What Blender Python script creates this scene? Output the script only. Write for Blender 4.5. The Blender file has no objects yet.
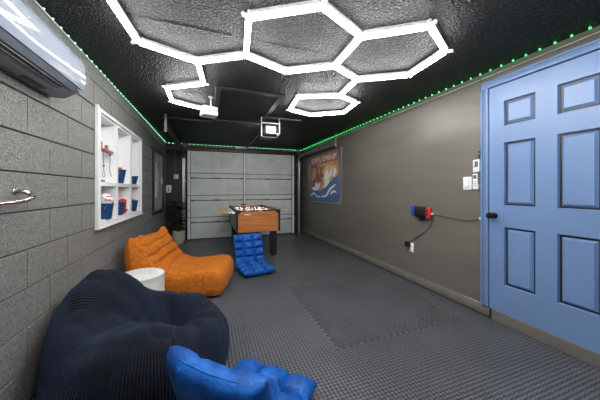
import bpy, bmesh, math, random
from mathutils import Vector, Matrix, noise
random.seed(7)
PI = math.pi
C = bpy.context.scene.collection
sc = bpy.context.scene

# ------------------------------------------------------------------ materials
def new_mat(name):
    m = bpy.data.materials.new(name); m.use_nodes = True
    return m, m.node_tree, m.node_tree.nodes['Principled BSDF']

def mat(name, col, rough=.5, metal=0, spec=.5, noise_amt=0, noise_scale=20, bump=0, bump_scale=60, sheen=0, coat=0, emit=None, estr=0):
    m, nt, b = new_mat(name)
    N, Lk = nt.nodes, nt.links
    b.inputs['Base Color'].default_value = (*col, 1)
    b.inputs['Roughness'].default_value = rough
    b.inputs['Metallic'].default_value = metal
    b.inputs['Specular IOR Level'].default_value = spec
    b.inputs['Sheen Weight'].default_value = sheen
    b.inputs['Coat Weight'].default_value = coat
    tc = N.new('ShaderNodeTexCoord')
    nz = N.new('ShaderNodeTexNoise'); nz.inputs['Scale'].default_value = noise_scale; nz.inputs['Detail'].default_value = 5
    Lk.new(tc.outputs['Object'], nz.inputs['Vector'])
    cr = N.new('ShaderNodeValToRGB')
    a = max(noise_amt, .02)
    cr.color_ramp.elements[0].position = .3; cr.color_ramp.elements[1].position = .7
    cr.color_ramp.elements[0].color = (*[max(0, c*(1-a)) for c in col], 1)
    cr.color_ramp.elements[1].color = (*[min(1, c*(1+a)) for c in col], 1)
    Lk.new(nz.outputs['Fac'], cr.inputs['Fac']); Lk.new(cr.outputs['Color'], b.inputs['Base Color'])
    if bump:
        nb = N.new('ShaderNodeTexNoise'); nb.inputs['Scale'].default_value = bump_scale; nb.inputs['Detail'].default_value = 4
        Lk.new(tc.outputs['Object'], nb.inputs['Vector'])
        bp = N.new('ShaderNodeBump'); bp.inputs['Strength'].default_value = 1; bp.inputs['Distance'].default_value = bump
        Lk.new(nb.outputs['Fac'], bp.inputs['Height']); Lk.new(bp.outputs['Normal'], b.inputs['Normal'])
    if emit:
        b.inputs['Emission Color'].default_value = (*emit, 1); b.inputs['Emission Strength'].default_value = estr
    return m

def math_node(nt, op, a, b=None, c=None):
    n = nt.nodes.new('ShaderNodeMath'); n.operation = op
    for i, v in enumerate((a, b, c)):
        if v is None: continue
        if isinstance(v, (int, float)): n.inputs[i].default_value = v
        else: nt.links.new(v, n.inputs[i])
    return n.outputs[0]

def ceiling_mat():
    m, nt, b = new_mat('black_popcorn_paint'); N, Lk = nt.nodes, nt.links
    tc = N.new('ShaderNodeTexCoord')
    v = N.new('ShaderNodeTexVoronoi'); v.inputs['Scale'].default_value = 70; v.inputs['Randomness'].default_value = 1
    nz = N.new('ShaderNodeTexNoise'); nz.inputs['Scale'].default_value = 130; nz.inputs['Detail'].default_value = 3
    n2 = N.new('ShaderNodeTexNoise'); n2.inputs['Scale'].default_value = 5; n2.inputs['Detail'].default_value = 3
    for n in (v, nz, n2): Lk.new(tc.outputs['Object'], n.inputs['Vector'])
    h = math_node(nt, 'ADD', math_node(nt, 'MULTIPLY', v.outputs['Distance'], -1.2), nz.outputs['Fac'])
    h = math_node(nt, 'ADD', h, math_node(nt, 'MULTIPLY', n2.outputs['Fac'], 1.5))
    bp = N.new('ShaderNodeBump'); bp.inputs['Distance'].default_value = .012; bp.inputs['Strength'].default_value = 1
    Lk.new(h, bp.inputs['Height']); Lk.new(bp.outputs['Normal'], b.inputs['Normal'])
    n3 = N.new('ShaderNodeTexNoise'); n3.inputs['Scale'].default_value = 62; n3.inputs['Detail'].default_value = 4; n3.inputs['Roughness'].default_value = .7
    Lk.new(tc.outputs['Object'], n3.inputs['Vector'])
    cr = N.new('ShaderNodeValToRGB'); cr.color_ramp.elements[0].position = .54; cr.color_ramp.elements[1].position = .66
    cr.color_ramp.elements[0].color = (.006, .006, .0065, 1); cr.color_ramp.elements[1].color = (.12, .12, .125, 1)  # pale flecks paint light glints on the popcorn bumps into the base colour
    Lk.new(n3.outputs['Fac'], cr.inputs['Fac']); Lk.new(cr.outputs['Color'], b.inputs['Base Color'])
    b.inputs['Roughness'].default_value = .55
    b.inputs['Specular IOR Level'].default_value = .3
    return m

def block_mat():
    m, nt, b = new_mat('grey_painted_block'); N, Lk = nt.nodes, nt.links
    tc = N.new('ShaderNodeTexCoord')
    v = N.new('ShaderNodeTexNoise'); v.inputs['Scale'].default_value = 75; v.inputs['Detail'].default_value = 5; v.inputs['Roughness'].default_value = .65
    w = N.new('ShaderNodeTexVoronoi'); w.inputs['Scale'].default_value = 170
    for n in (v, w): Lk.new(tc.outputs['Object'], n.inputs['Vector'])
    h = math_node(nt, 'ADD', v.outputs['Fac'], math_node(nt, 'MULTIPLY', w.outputs['Distance'], .5))
    bp = N.new('ShaderNodeBump'); bp.inputs['Distance'].default_value = .010; bp.inputs['Strength'].default_value = 1
    Lk.new(h, bp.inputs['Height']); Lk.new(bp.outputs['Normal'], b.inputs['Normal'])
    cr = N.new('ShaderNodeValToRGB'); cr.color_ramp.elements[0].position = .35; cr.color_ramp.elements[1].position = .62
    cr.color_ramp.elements[0].color = (.14, .14, .135, 1); cr.color_ramp.elements[1].color = (.28, .28, .27, 1)  # pits darker, bumps lighter: relief shading carried in the colour
    Lk.new(v.outputs['Fac'], cr.inputs['Fac']); Lk.new(cr.outputs['Color'], b.inputs['Base Color'])
    b.inputs['Roughness'].default_value = .40
    return m

def wall_mat():
    m, nt, b = new_mat('grey_taupe_wall_paint'); N, Lk = nt.nodes, nt.links
    tc = N.new('ShaderNodeTexCoord')
    mp = N.new('ShaderNodeMapping'); mp.inputs['Scale'].default_value = (1, .7, 3.5)
    Lk.new(tc.outputs['Object'], mp.inputs['Vector'])
    n1 = N.new('ShaderNodeTexNoise'); n1.inputs['Scale'].default_value = 1.6; n1.inputs['Detail'].default_value = 6; n1.inputs['Distortion'].default_value = .6
    Lk.new(mp.outputs['Vector'], n1.inputs['Vector'])
    cr = N.new('ShaderNodeValToRGB'); cr.color_ramp.elements[0].position = .3; cr.color_ramp.elements[1].position = .72
    cr.color_ramp.elements[0].color = (.128, .118, .102, 1); cr.color_ramp.elements[1].color = (.16, .148, .13, 1)
    Lk.new(n1.outputs['Fac'], cr.inputs['Fac']); Lk.new(cr.outputs['Color'], b.inputs['Base Color'])
    rr = math_node(nt, 'MULTIPLY_ADD', n1.outputs['Fac'], -.30, .50)
    Lk.new(rr, b.inputs['Roughness'])
    n2 = N.new('ShaderNodeTexNoise'); n2.inputs['Scale'].default_value = 90; n2.inputs['Detail'].default_value = 2
    Lk.new(tc.outputs['Object'], n2.inputs['Vector'])
    bp = N.new('ShaderNodeBump'); bp.inputs['Distance'].default_value = .0015; bp.inputs['Strength'].default_value = .6
    Lk.new(n2.outputs['Fac'], bp.inputs['Height']); Lk.new(bp.outputs['Normal'], b.inputs['Normal'])
    return m

def floor_mat():
    """interlocking foam mats: 0.6 m tiles with a small basket weave, tone varies per tile, ragged seams"""
    m, nt, b = new_mat('charcoal_foam_mat'); N, Lk = nt.nodes, nt.links
    tc = N.new('ShaderNodeTexCoord')
    sp = N.new('ShaderNodeSeparateXYZ'); Lk.new(tc.outputs['Object'], sp.inputs[0])
    x, y = sp.outputs[0], sp.outputs[1]
    P = .0245
    M = lambda op, a, b_=None, c=None: math_node(nt, op, a, b_, c)
    cx = M('DIVIDE', x, P); cy = M('DIVIDE', y, P)
    fx = M('SUBTRACT', M('FRACT', cx), .5); fy = M('SUBTRACT', M('FRACT', cy), .5)
    par = M('MODULO', M('ADD', M('ADD', M('FLOOR', cx), M('FLOOR', cy)), 1000), 2)
    par = M('GREATER_THAN', par, .5)
    ax, ay = M('ABSOLUTE', fx), M('ABSOLUTE', fy)
    # a rounded bar lying along x or y
    def bar(a, l): 
        e = M('ADD', M('POWER', M('MULTIPLY', a, 2.9), 2), M('POWER', M('MULTIPLY', l, 1.9), 4))
        return M('MAXIMUM', M('SUBTRACT', 1, e), 0)
    h0, h1 = bar(ay, ax), bar(ax, ay)
    h = M('ADD', M('MULTIPLY', h0, par), M('MULTIPLY', h1, M('SUBTRACT', 1, par)))
    h = M('POWER', h, .6)
    # seams with teeth
    T = .6
    tooth = lambda q: M('MULTIPLY', M('SIGN', M('SINE', M('MULTIPLY', q, 2*PI/.06))), .009)
    sx = M('DIVIDE', M('ADD', M('ADD', x, tooth(y)), 10.53), T); sy = M('DIVIDE', M('ADD', M('ADD', y, tooth(x)), 10.41), T)
    dx = M('MINIMUM', M('FRACT', sx), M('SUBTRACT', 1, M('FRACT', sx)))
    dy = M('MINIMUM', M('FRACT', sy), M('SUBTRACT', 1, M('FRACT', sy)))
    seam = M('LESS_THAN', M('MINIMUM', dx, dy), .004)
    cv = N.new('ShaderNodeCombineXYZ'); Lk.new(M('FLOOR', sx), cv.inputs[0]); Lk.new(M('FLOOR', sy), cv.inputs[1])
    wn = N.new('ShaderNodeTexWhiteNoise'); wn.noise_dimensions = '2D'; Lk.new(cv.outputs[0], wn.inputs['Vector'])
    nz = N.new('ShaderNodeTexNoise'); nz.inputs['Scale'].default_value = 2.2; nz.inputs['Detail'].default_value = 6
    Lk.new(tc.outputs['Object'], nz.inputs['Vector'])
    hh = M('SUBTRACT', h, M('MULTIPLY', seam, 1.0))
    bp = N.new('ShaderNodeBump'); bp.inputs['Distance'].default_value = .0055; bp.inputs['Strength'].default_value = 1
    Lk.new(hh, bp.inputs['Height']); Lk.new(bp.outputs['Normal'], b.inputs['Normal'])
    val = M('ADD', M('MULTIPLY', wn.outputs['Value'], .014), M('MULTIPLY', nz.outputs['Fac'], .05))
    val = M('ADD', val, .075)
    val = M('MULTIPLY', val, M('MULTIPLY_ADD', h, 1.2, .35))  # gaps between weave bars darkened in the colour, standing in for shade
    val = M('MULTIPLY', val, M('MULTIPLY_ADD', seam, -.4, 1))
    cc = N.new('ShaderNodeCombineColor')
    Lk.new(M('MULTIPLY', val, .93), cc.inputs[0]); Lk.new(val, cc.inputs[1]); Lk.new(M('MULTIPLY', val, 1.12), cc.inputs[2])
    Lk.new(cc.outputs[0], b.inputs['Base Color'])
    Lk.new(M('MULTIPLY_ADD', wn.outputs['Value'], .05, .27), b.inputs['Roughness'])
    return m

def corduroy_mat():
    m, nt, b = new_mat('navy_corduroy'); N, Lk = nt.nodes, nt.links
    uv = N.new('ShaderNodeUVMap'); uv.uv_map = 'UVMap'
    sp = N.new('ShaderNodeSeparateXYZ'); Lk.new(uv.outputs['UV'], sp.inputs[0])
    tc = N.new('ShaderNodeTexCoord')
    nz = N.new('ShaderNodeTexNoise'); nz.inputs['Scale'].default_value = 7; nz.inputs['Detail'].default_value = 5
    n2 = N.new('ShaderNodeTexNoise'); n2.inputs['Scale'].default_value = 14; n2.inputs['Detail'].default_value = 4
    Lk.new(tc.outputs['Object'], nz.inputs['Vector']); Lk.new(tc.outputs['Object'], n2.inputs['Vector'])
    ph = math_node(nt, 'ADD', math_node(nt, 'MULTIPLY', sp.outputs[1], 2*PI), math_node(nt, 'MULTIPLY', nz.outputs['Fac'], 2.0))
    s = math_node(nt, 'MULTIPLY_ADD', math_node(nt, 'SINE', ph), .5, .5)
    hh = math_node(nt, 'ADD', s, math_node(nt, 'MULTIPLY', n2.outputs['Fac'], 2.0))
    bp = N.new('ShaderNodeBump'); bp.inputs['Distance'].default_value = .006; bp.inputs['Strength'].default_value = .9
    Lk.new(hh, bp.inputs['Height']); Lk.new(bp.outputs['Normal'], b.inputs['Normal'])
    cr = N.new('ShaderNodeValToRGB')
    cr.color_ramp.elements[0].color = (.001, .0015, .004, 1); cr.color_ramp.elements[1].color = (.006, .010, .024, 1)
    f = math_node(nt, 'MULTIPLY', s, math_node(nt, 'MULTIPLY_ADD', n2.outputs['Fac'], 1.6, -.1))
    Lk.new(f, cr.inputs['Fac']); Lk.new(cr.outputs['Color'], b.inputs['Base Color'])
    b.inputs['Roughness'].default_value = .8; b.inputs['Sheen Weight'].default_value = .14
    b.inputs['Sheen Tint'].default_value = (.25, .4, .8, 1); b.inputs['Sheen Roughness'].default_value = .4
    b.inputs['Specular IOR Level'].default_value = .25
    return m

def fabric_mat(name, c0, c1, scale, bump, sheen, tint, rough=.75, bs=None, spec=.3):
    m, nt, b = new_mat(name); N, Lk = nt.nodes, nt.links
    tc = N.new('ShaderNodeTexCoord')
    nz = N.new('ShaderNodeTexNoise'); nz.inputs['Scale'].default_value = scale; nz.inputs['Detail'].default_value = 6; nz.inputs['Distortion'].default_value = .8
    n2 = N.new('ShaderNodeTexNoise'); n2.inputs['Scale'].default_value = bs or scale*6; n2.inputs['Detail'].default_value = 5
    Lk.new(tc.outputs['Object'], nz.inputs['Vector']); Lk.new(tc.outputs['Object'], n2.inputs['Vector'])
    cr = N.new('ShaderNodeValToRGB'); cr.color_ramp.elements[0].position = .32; cr.color_ramp.elements[1].position = .68
    cr.color_ramp.elements[0].color = (*c0, 1); cr.color_ramp.elements[1].color = (*c1, 1)
    Lk.new(nz.outputs['Fac'], cr.inputs['Fac']); Lk.new(cr.outputs['Color'], b.inputs['Base Color'])
    h = math_node(nt, 'ADD', nz.outputs['Fac'], math_node(nt, 'MULTIPLY', n2.outputs['Fac'], .4))
    bp = N.new('ShaderNodeBump'); bp.inputs['Distance'].default_value = bump; bp.inputs['Strength'].default_value = 1
    Lk.new(h, bp.inputs['Height']); Lk.new(bp.outputs['Normal'], b.inputs['Normal'])
    b.inputs['Roughness'].default_value = rough; b.inputs['Sheen Weight'].default_value = sheen
    b.inputs['Sheen Tint'].default_value = (*tint, 1); b.inputs['Sheen Roughness'].default_value = .35
    b.inputs['Specular IOR Level'].default_value = spec
    return m

def wood_mat(name, c0, c1, axis='x', scale=3):
    m, nt, b = new_mat(name); N, Lk = nt.nodes, nt.links
    tc = N.new('ShaderNodeTexCoord'); mp = N.new('ShaderNodeMapping')
    s = {'x': (.6, 9, 9), 'y': (9, .6, 9), 'z': (9, 9, .6)}[axis]
    mp.inputs['Scale'].default_value = s; Lk.new(tc.outputs['Object'], mp.inputs['Vector'])
    nz = N.new('ShaderNodeTexNoise'); nz.inputs['Scale'].default_value = scale; nz.inputs['Detail'].default_value = 7; nz.inputs['Distortion'].default_value = 1.2
    Lk.new(mp.outputs['Vector'], nz.inputs['Vector'])
    cr = N.new('ShaderNodeValToRGB'); cr.color_ramp.elements[0].position = .3; cr.color_ramp.elements[1].position = .68
    cr.color_ramp.elements[0].color = (*c0, 1); cr.color_ramp.elements[1].color = (*c1, 1)
    Lk.new(nz.outputs['Fac'], cr.inputs['Fac']); Lk.new(cr.outputs['Color'], b.inputs['Base Color'])
    b.inputs['Roughness'].default_value = .4
    return m

M = {}
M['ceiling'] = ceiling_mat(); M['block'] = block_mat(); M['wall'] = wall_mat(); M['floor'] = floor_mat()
M['mortar'] = mat('dark_mortar', (.04, .04, .04), .8)
M['black_wall'] = mat('black_wall_paint', (.012, .012, .013), .5, bump=.002)
M['trim_grey'] = mat('grey_trim_paint', (.16, .15, .132), .28, noise_amt=.08, noise_scale=8)
M['door_blue'] = mat('periwinkle_blue_paint', (.150, .250, .462), .34, noise_amt=.04, noise_scale=2, bump=.0006, bump_scale=35)
M['black_metal'] = mat('black_metal', (.01, .01, .01), .3, .4)
M['black_plastic'] = mat('black_plastic', (.012, .012, .013), .4)
M['white'] = mat('white_paint', (.80, .81, .82), .4, noise_amt=.02)
M['white_back'] = mat('white_board', (.72, .74, .76), .5, noise_amt=.03)
M['white_plastic'] = mat('white_plastic', (.8, .8, .8), .3)
M['ac_white'] = mat('glossy_white_plastic', (.27, .305, .37), .07, coat=1.0)
M['ac_under'] = mat('grey_plastic_underside', (.22, .24, .28), .35)
M['ac_dark'] = mat('dark_louvre', (.02, .022, .03), .4)
M['garage'] = mat('pale_grey_steel_door', (.64, .69, .68), .45, noise_amt=.10, noise_scale=4, bump=.0006, bump_scale=150)
M['steel'] = mat('galvanised_steel', (.42, .43, .44), .35, .8, noise_amt=.15, noise_scale=30)
M['dark_steel'] = mat('dark_steel', (.09, .09, .095), .4, .5, noise_amt=.2)
M['brown_wood'] = wood_mat('brown_header_board', (.03, .016, .012), (.07, .035, .026), 'x')
M['tube'] = mat('lit_diffuser', (.9, .9, .9), .5, emit=(1, .985, .96), estr=17)
M['housing'] = mat('white_housing', (.6, .6, .6), .45)
M['led'] = mat('green_led', (.1, .6, .2), .4, emit=(.03, 1, .16), estr=1.5)
M['led_pale'] = mat('pale_green_led', (.5, .8, .6), .4, emit=(.3, 1, .55), estr=1.8)
M['cord_white'] = mat('silvered_cord', (.80, .84, .82), .3)
M['lens'] = mat('lit_lamp_lens', (.9, .9, .9), .3, emit=(1, 1, 1), estr=1.5)
M['corduroy'] = corduroy_mat()
M['orange'] = fabric_mat('orange_suede', (.40, .100, .006), (.68, .20, .013), 42, .005, .2, (1, .6, .3), bs=70)
M['velvet'] = fabric_mat('royal_blue_velvet', (.001, .045, .22), (.006, .125, .52), 11, .007, .18, (.15, .45, 1), .5)
M['velvet_dark'] = mat('dark_blue_cloth', (.004, .012, .07), .8)
M['pouf'] = fabric_mat('ivory_woven_cloth', (.60, .60, .58), (.78, .78, .76), 40, .003, .1, (1, 1, 1))
M['foos_wood'] = wood_mat('orange_oak_laminate', (.36, .115, .028), (.56, .215, .065), 'x', 2.5)
M['foos_grey'] = mat('grey_laminate', (.16, .165, .17), .4)
M['playfield'] = mat('white_playfield', (.55, .58, .58), .4)
M['red'] = mat('red_plastic', (.62, .02, .03), .35)
M['blue_plastic'] = mat('blue_plastic', (.02, .06, .45), .35)
M['tan'] = mat('tan_wood', (.52, .36, .16), .45, noise_amt=.2)
M['bucket'] = mat('blue_metal_pail', (.010, .055, .17), .3, .1, noise_amt=.15, noise_scale=30)
M['yellow'] = mat('yellow_plastic', (.7, .45, .04), .4)
M['cork'] = wood_mat('red_brown_wood', (.20, .06, .025), (.38, .14, .06), 'x')
M['string'] = mat('grey_string', (.2, .2, .22), .8)
M['chrome'] = mat('chrome', (.65, .65, .64), .18, 1)
M['leaf'] = mat('dark_green_leaf', (.018, .05, .018), .35, noise_amt=.4, noise_scale=8)
M['bark'] = mat('brown_bark', (.08, .05, .03), .8)
M['pot'] = mat('cream_woven_basket', (.42, .38, .32), .7, noise_amt=.25, noise_scale=60, bump=.004, bump_scale=40)
M['board'] = mat('grey_white_board', (.46, .50, .51), .12, noise_amt=.25, noise_scale=3)
M['p_red'] = mat('print_brick_red', (.36, .10, .07), .35, noise_amt=.2)
M['p_orange'] = mat('print_orange', (.60, .31, .11), .35, noise_amt=.35, noise_scale=6)
M['p_brown'] = mat('print_brown', (.26, .10, .06), .35, noise_amt=.2)
M['p_yellow'] = mat('print_yellow', (.72, .48, .18), .35, noise_amt=.2)
M['p_blue'] = mat('print_blue', (.06, .13, .33), .35, noise_amt=.1)
M['p_white'] = mat('print_white', (.85, .87, .9), .35)
M['acrylic'] = mat('smoky_acrylic_edge', (.17, .17, .175), .2)
M['cable'] = mat('grey_cable', (.10, .095, .09), .5)
M['screen'] = mat('grey_blue_display', (.10, .15, .25), .2, noise_amt=.4, noise_scale=60)
M['frame_black'] = mat('black_frame', (.012, .012, .012), .35)

# ------------------------------------------------------------------ helpers
class MB:
    def __init__(s): s.bm = bmesh.new(); s.uv = None
    def box(s, x0, x1, y0, y1, z0, z1, bev=0, seg=1):
        b = bmesh.new(); bmesh.ops.create_cube(b, size=1)
        for v in b.verts:
            v.co = Vector((x0+(v.co.x+.5)*(x1-x0), y0+(v.co.y+.5)*(y1-y0), z0+(v.co.z+.5)*(z1-z0)))
        if bev: bmesh.ops.bevel(b, geom=list(b.edges), offset=bev, segments=seg, affect='EDGES', profile=.5)
        s.merge(b); return s
    def merge(s, b, mtx=None):
        me = bpy.data.meshes.new('tmp'); b.to_mesh(me); b.free()
        if mtx: me.transform(mtx)
        s.bm.from_mesh(me); bpy.data.meshes.remove(me)
    def poly(s, pts, faces):
        vs = [s.bm.verts.new(p) for p in pts]
        for f in faces:
            try: s.bm.faces.new([vs[i] for i in f])
            except ValueError: pass
        return s
    def frustum(s, x0, x1, z0, z1, yb, yf, ins):
        """raised field facing -y: base at yb, face at yf, inset by ins"""
        p = [(x0, yb, z0), (x1, yb, z0), (x1, yb, z1), (x0, yb, z1),
             (x0+ins, yf, z0+ins), (x1-ins, yf, z0+ins), (x1-ins, yf, z1-ins), (x0+ins, yf, z1-ins)]
        return s.poly(p, [(4, 5, 6, 7), (0, 1, 5, 4), (1, 2, 6, 5), (2, 3, 7, 6), (3, 0, 4, 7)])
    def tube(s, pts, r, n=10, smooth=False, caps=True):
        pts = [Vector(p) for p in pts]
        if smooth: pts = crv(pts, 8)
        k = len(pts); rings = []
        up = Vector((0, 0, 1)); t0 = (pts[1]-pts[0]).normalized()
        if abs(t0.z) > .9: up = Vector((1, 0, 0))
        a = t0.cross(up).normalized()
        for i, p in enumerate(pts):
            t = (pts[min(i+1, k-1)]-pts[max(i-1, 0)]).normalized()
            a = (a-t*a.dot(t)).normalized(); b = t.cross(a)
            rr = r[i] if isinstance(r, (list, tuple)) else r
            rings.append([s.bm.verts.new(p+(a*math.cos(2*PI*j/n)+b*math.sin(2*PI*j/n))*rr) for j in range(n)])
        for i in range(k-1):
            for j in range(n):
                s.bm.faces.new((rings[i][j], rings[i][(j+1) % n], rings[i+1][(j+1) % n], rings[i+1][j]))
        if caps: s.bm.faces.new(rings[0][::-1]); s.bm.faces.new(rings[-1])
        return s
    def lathe(s, prof, n=32, cx=0, cy=0, cz=0, axis='z', rib=0, nr=0):
        rings = []
        for (r, z) in prof:
            ring = []
            for j in range(n):
                a = 2*PI*j/n; rr = r*(1+rib*math.cos(nr*a)) if nr else r
                p = (rr*math.cos(a), rr*math.sin(a), z)
                if axis == 'x': p = (z, p[0], p[1])
                if axis == 'y': p = (p[0], z, p[1])
                ring.append(s.bm.verts.new((p[0]+cx, p[1]+cy, p[2]+cz)))
            rings.append(ring)
        for i in range(len(rings)-1):
            for j in range(n):
                s.bm.faces.new((rings[i][j], rings[i][(j+1) % n], rings[i+1][(j+1) % n], rings[i+1][j]))
        s.bm.faces.new(rings[0][::-1]); s.bm.faces.new(rings[-1])
        return s
    def prism(s, pts, axis, a0, a1, bev=0):
        """closed 2d outline extruded along an axis"""
        def P(u, v, w):
            return {'x': (w, u, v), 'y': (u, w, v), 'z': (u, v, w)}[axis]
        b = bmesh.new()
        A = [b.verts.new(P(u, v, a0)) for u, v in pts]; B = [b.verts.new(P(u, v, a1)) for u, v in pts]
        n = len(pts); b.faces.new(A[::-1]); b.faces.new(B)
        for i in range(n): b.faces.new((A[i], A[(i+1) % n], B[(i+1) % n], B[i]))
        if bev: bmesh.ops.bevel(b, geom=list(b.edges), offset=bev, segments=2, affect='EDGES', profile=.5)
        s.merge(b); return s
    def grid(s, P, cu=False, cv=False, UV=None):
        bm = s.bm; nu, nv = len(P), len(P[0])
        V = [[bm.verts.new(P[i][j]) for j in range(nv)] for i in range(nu)]
        if UV and s.uv is None: s.uv = bm.loops.layers.uv.new('UVMap')
        for i in range(nu if cu else nu-1):
            for j in range(nv if cv else nv-1):
                i2, j2 = (i+1) % nu, (j+1) % nv
                f = bm.faces.new((V[i][j], V[i2][j], V[i2][j2], V[i][j2]))
                if UV:
                    for l, (a, b) in zip(f.loops, ((i, j), (i+1, j), (i+1, j+1), (i, j+1))): l[s.uv].uv = UV(a, b)
        return V
    def build(s, name, m, parent=None, angle=35, doubles=True):
        if doubles: bmesh.ops.remove_doubles(s.bm, verts=s.bm.verts, dist=1e-5)
        bmesh.ops.recalc_face_normals(s.bm, faces=s.bm.faces)
        me = bpy.data.meshes.new(name); s.bm.to_mesh(me); s.bm.free()
        for p in me.polygons: p.use_smooth = True
        me.set_sharp_from_angle(angle=math.radians(angle))
        me.materials.append(m)
        o = bpy.data.objects.new(name, me); C.objects.link(o)
        if parent: o.parent = parent
        return o

def crv(pts, n):
    out = []; k = len(pts)
    for i in range(k-1):
        p0, p1, p2, p3 = pts[max(i-1, 0)], pts[i], pts[i+1], pts[min(i+2, k-1)]
        for j in range(n):
            t = j/n
            out.append(.5*((2*p1)+(p2-p0)*t+(2*p0-5*p1+4*p2-p3)*t*t+(3*p1-p0-3*p2+p3)*t**3))
    out.append(pts[-1]); return out

def tag(o, label=None, cat=None, group=None, kind=None):
    if label: o['label'] = label
    if cat: o['category'] = cat
    if group: o['group'] = group
    if kind: o['kind'] = kind
    return o
def thing(name, label, cat, loc=(0, 0, 0), rotz=0, group=None, kind=None):
    o = bpy.data.objects.new(name, None); C.objects.link(o); o.empty_display_size = .1
    o.location = loc; o.rotation_euler = (0, 0, rotz)
    return tag(o, label, cat, group, kind)
def text_mesh(s, size, name, m, parent, loc, rot, width=None, ext=.001):
    cu = bpy.data.curves.new(name, 'FONT'); cu.body = s; cu.size = size; cu.extrude = ext; cu.align_x = 'CENTER'; cu.align_y = 'CENTER'
    cu.offset = 0; cu.space_character = 1.08
    t = bpy.data.objects.new(name, cu); C.objects.link(t)
    dg = bpy.context.evaluated_depsgraph_get(); dg.update()
    me = bpy.data.meshes.new_from_object(t.evaluated_get(dg)); bpy.data.objects.remove(t)
    if width:
        xs = [v.co.x for v in me.vertices]; k = width/(max(xs)-min(xs)); me.transform(Matrix.Diagonal((k, 1, 1, 1)))
    me.materials.clear(); me.materials.append(m)
    o = bpy.data.objects.new(name, me); C.objects.link(o); o.parent = parent; o.location = loc; o.rotation_euler = rot
    return o

XL, XR, YB, YF, ZC = -.90, 2.354, 6.24, -1.25, 2.195
RW, LW = -PI/2, PI/2       # rotations for things hung on the right and left walls

# ------------------------------------------------------------------ room shell
f = MB().box(XL-.2, XR+.15, YF-.1, YB+.1, -.05, 0).build('floor', M['floor']); tag(f, 'charcoal interlocking foam mat floor', 'floor', kind='structure')
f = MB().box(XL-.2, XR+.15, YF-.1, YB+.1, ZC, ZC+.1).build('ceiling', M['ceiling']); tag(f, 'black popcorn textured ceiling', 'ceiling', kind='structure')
wr = MB().box(XR, XR+.12, YF-.1, YB+.1, 0, ZC).build('wall_right', M['wall']); tag(wr, 'smooth grey taupe right wall', 'wall', kind='structure')
wb = MB().box(XL, XR, YB, YB+.1, 0, ZC).build('wall_back', M['black_wall']); tag(wb, 'black wall around the garage door', 'wall', kind='structure')
wf = MB().box(XL, XR, YF-.1, YF, 0, ZC).build('wall_front', M['wall']); tag(wf, 'grey wall behind the camera', 'wall', kind='structure')
# left wall: backing with a hole for the recessed shelf, and real blocks in running bond
NY0, NY1, NZ0, NZ1 = 2.63, 4.00, .845, 1.815
b = MB()
for (a0, a1, c0, c1) in ((YF-.1, NY0, 0, ZC), (NY1, YB+.1, 0, ZC), (NY0, NY1, 0, NZ0), (NY0, NY1, NZ1, ZC)):
    b.box(XL-.2, XL-.007, a0, a1, c0, c1)
wl = b.build('wall_left', M['mortar']); tag(wl, 'grey painted concrete block left wall', 'wall', kind='structure')
b = MB()
def block(y0, y1, z0, z1):
    g, ch = .0026, .0075
    y0 += .0012; y1 -= .0012; z0 += g; z1 -= g
    if y1-y0 < .02 or z1-z0 < .02: return
    jit = random.uniform(-.0008, .0008)
    xb, xm, xf = XL-.009, XL-.0085+jit, XL+jit
    p = []
    for x, e in ((xb, 0), (xm, 0), (xf, 1)):
        p += [(x, y0+e*.0015, z0+e*.0025), (x, y1-e*.0015, z0+e*.0025), (x, y1-e*.0015, z1-e*.0050), (x, y0+e*.0015, z1-e*.0050)]
    fs = [(8, 9, 10, 11)]
    for k in (0, 4):
        for i in range(4): fs.append((k+i, k+(i+1) % 4, k+4+(i+1) % 4, k+4+i))
    b.poly(p, fs)
for k in range(-1, 12):
    z0 = .010+.2032*k; z1 = min(z0+.2032, ZC); z0 = max(z0, 0)
    if z1-z0 < .03: continue
    off = 1.73 if k % 2 == 1 else 1.93   # course 1.02-1.23 (k=5) has a joint at 1.73
    y = off-.4*8
    while y < YB:
        y0, y1 = max(y, YF), min(y+.4, YB); y += .4
        if y1-y0 < .02: continue
        if y1 <= NY0 or y0 >= NY1 or z1 <= NZ0 or z0 >= NZ1: block(y0, y1, z0, z1); continue
        if y0 < NY0: block(y0, NY0, z0, z1)
        if y1 > NY1: block(NY1, y1, z0, z1)
        a0, a1 = max(y0, NY0), min(y1, NY1)
        if z0 < NZ0: block(a0, a1, z0, NZ0)
        if z1 > NZ1: block(a0, a1, NZ1, z1)
o = b.build('block_course', M['block'], wl, angle=20)

# baseboard on the right wall, curb under the blue door
prof = [(XR, .010), (XR-.014, .010), (XR-.016, .014), (XR-.016, .072), (XR-.011, .082), (XR-.010, .092), (XR-.003, .100), (XR, .100)]
def along_y(name, prof, y0, y1, m, lab, cat):
    b = MB(); n = len(prof)
    p = [(x, y0, z) for x, z in prof]+[(x, y1, z) for x, z in prof]
    b.poly(p, [tuple(range(n)), tuple(range(n, 2*n))]+[(i, (i+1) % n, n+(i+1) % n, n+i) for i in range(n)])
    return tag(b.build(name, m), lab, cat, kind='structure')
tag(MB().box(XR-.008, XR, 1.51, YB, 0, .010).build('trim_6', M['black_metal']), 'dark gap between foam mats and baseboard', 'trim', kind='structure')
along_y('baseboard_right', prof, 1.51, YB, M['trim_grey'], 'grey painted baseboard along the right wall', 'baseboard')
tag(MB().box(XR-.022, XR, YF, 1.49, 0, .092, .003).build('trim_2', M['trim_grey']), 'grey curb board under the blue door', 'trim', kind='structure')
tag(MB().box(XR-.008, XR, 1.49, 1.508, 0, .10).build('trim_3', M['black_metal']), 'black gap between baseboard and door curb', 'trim', kind='structure')

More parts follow.
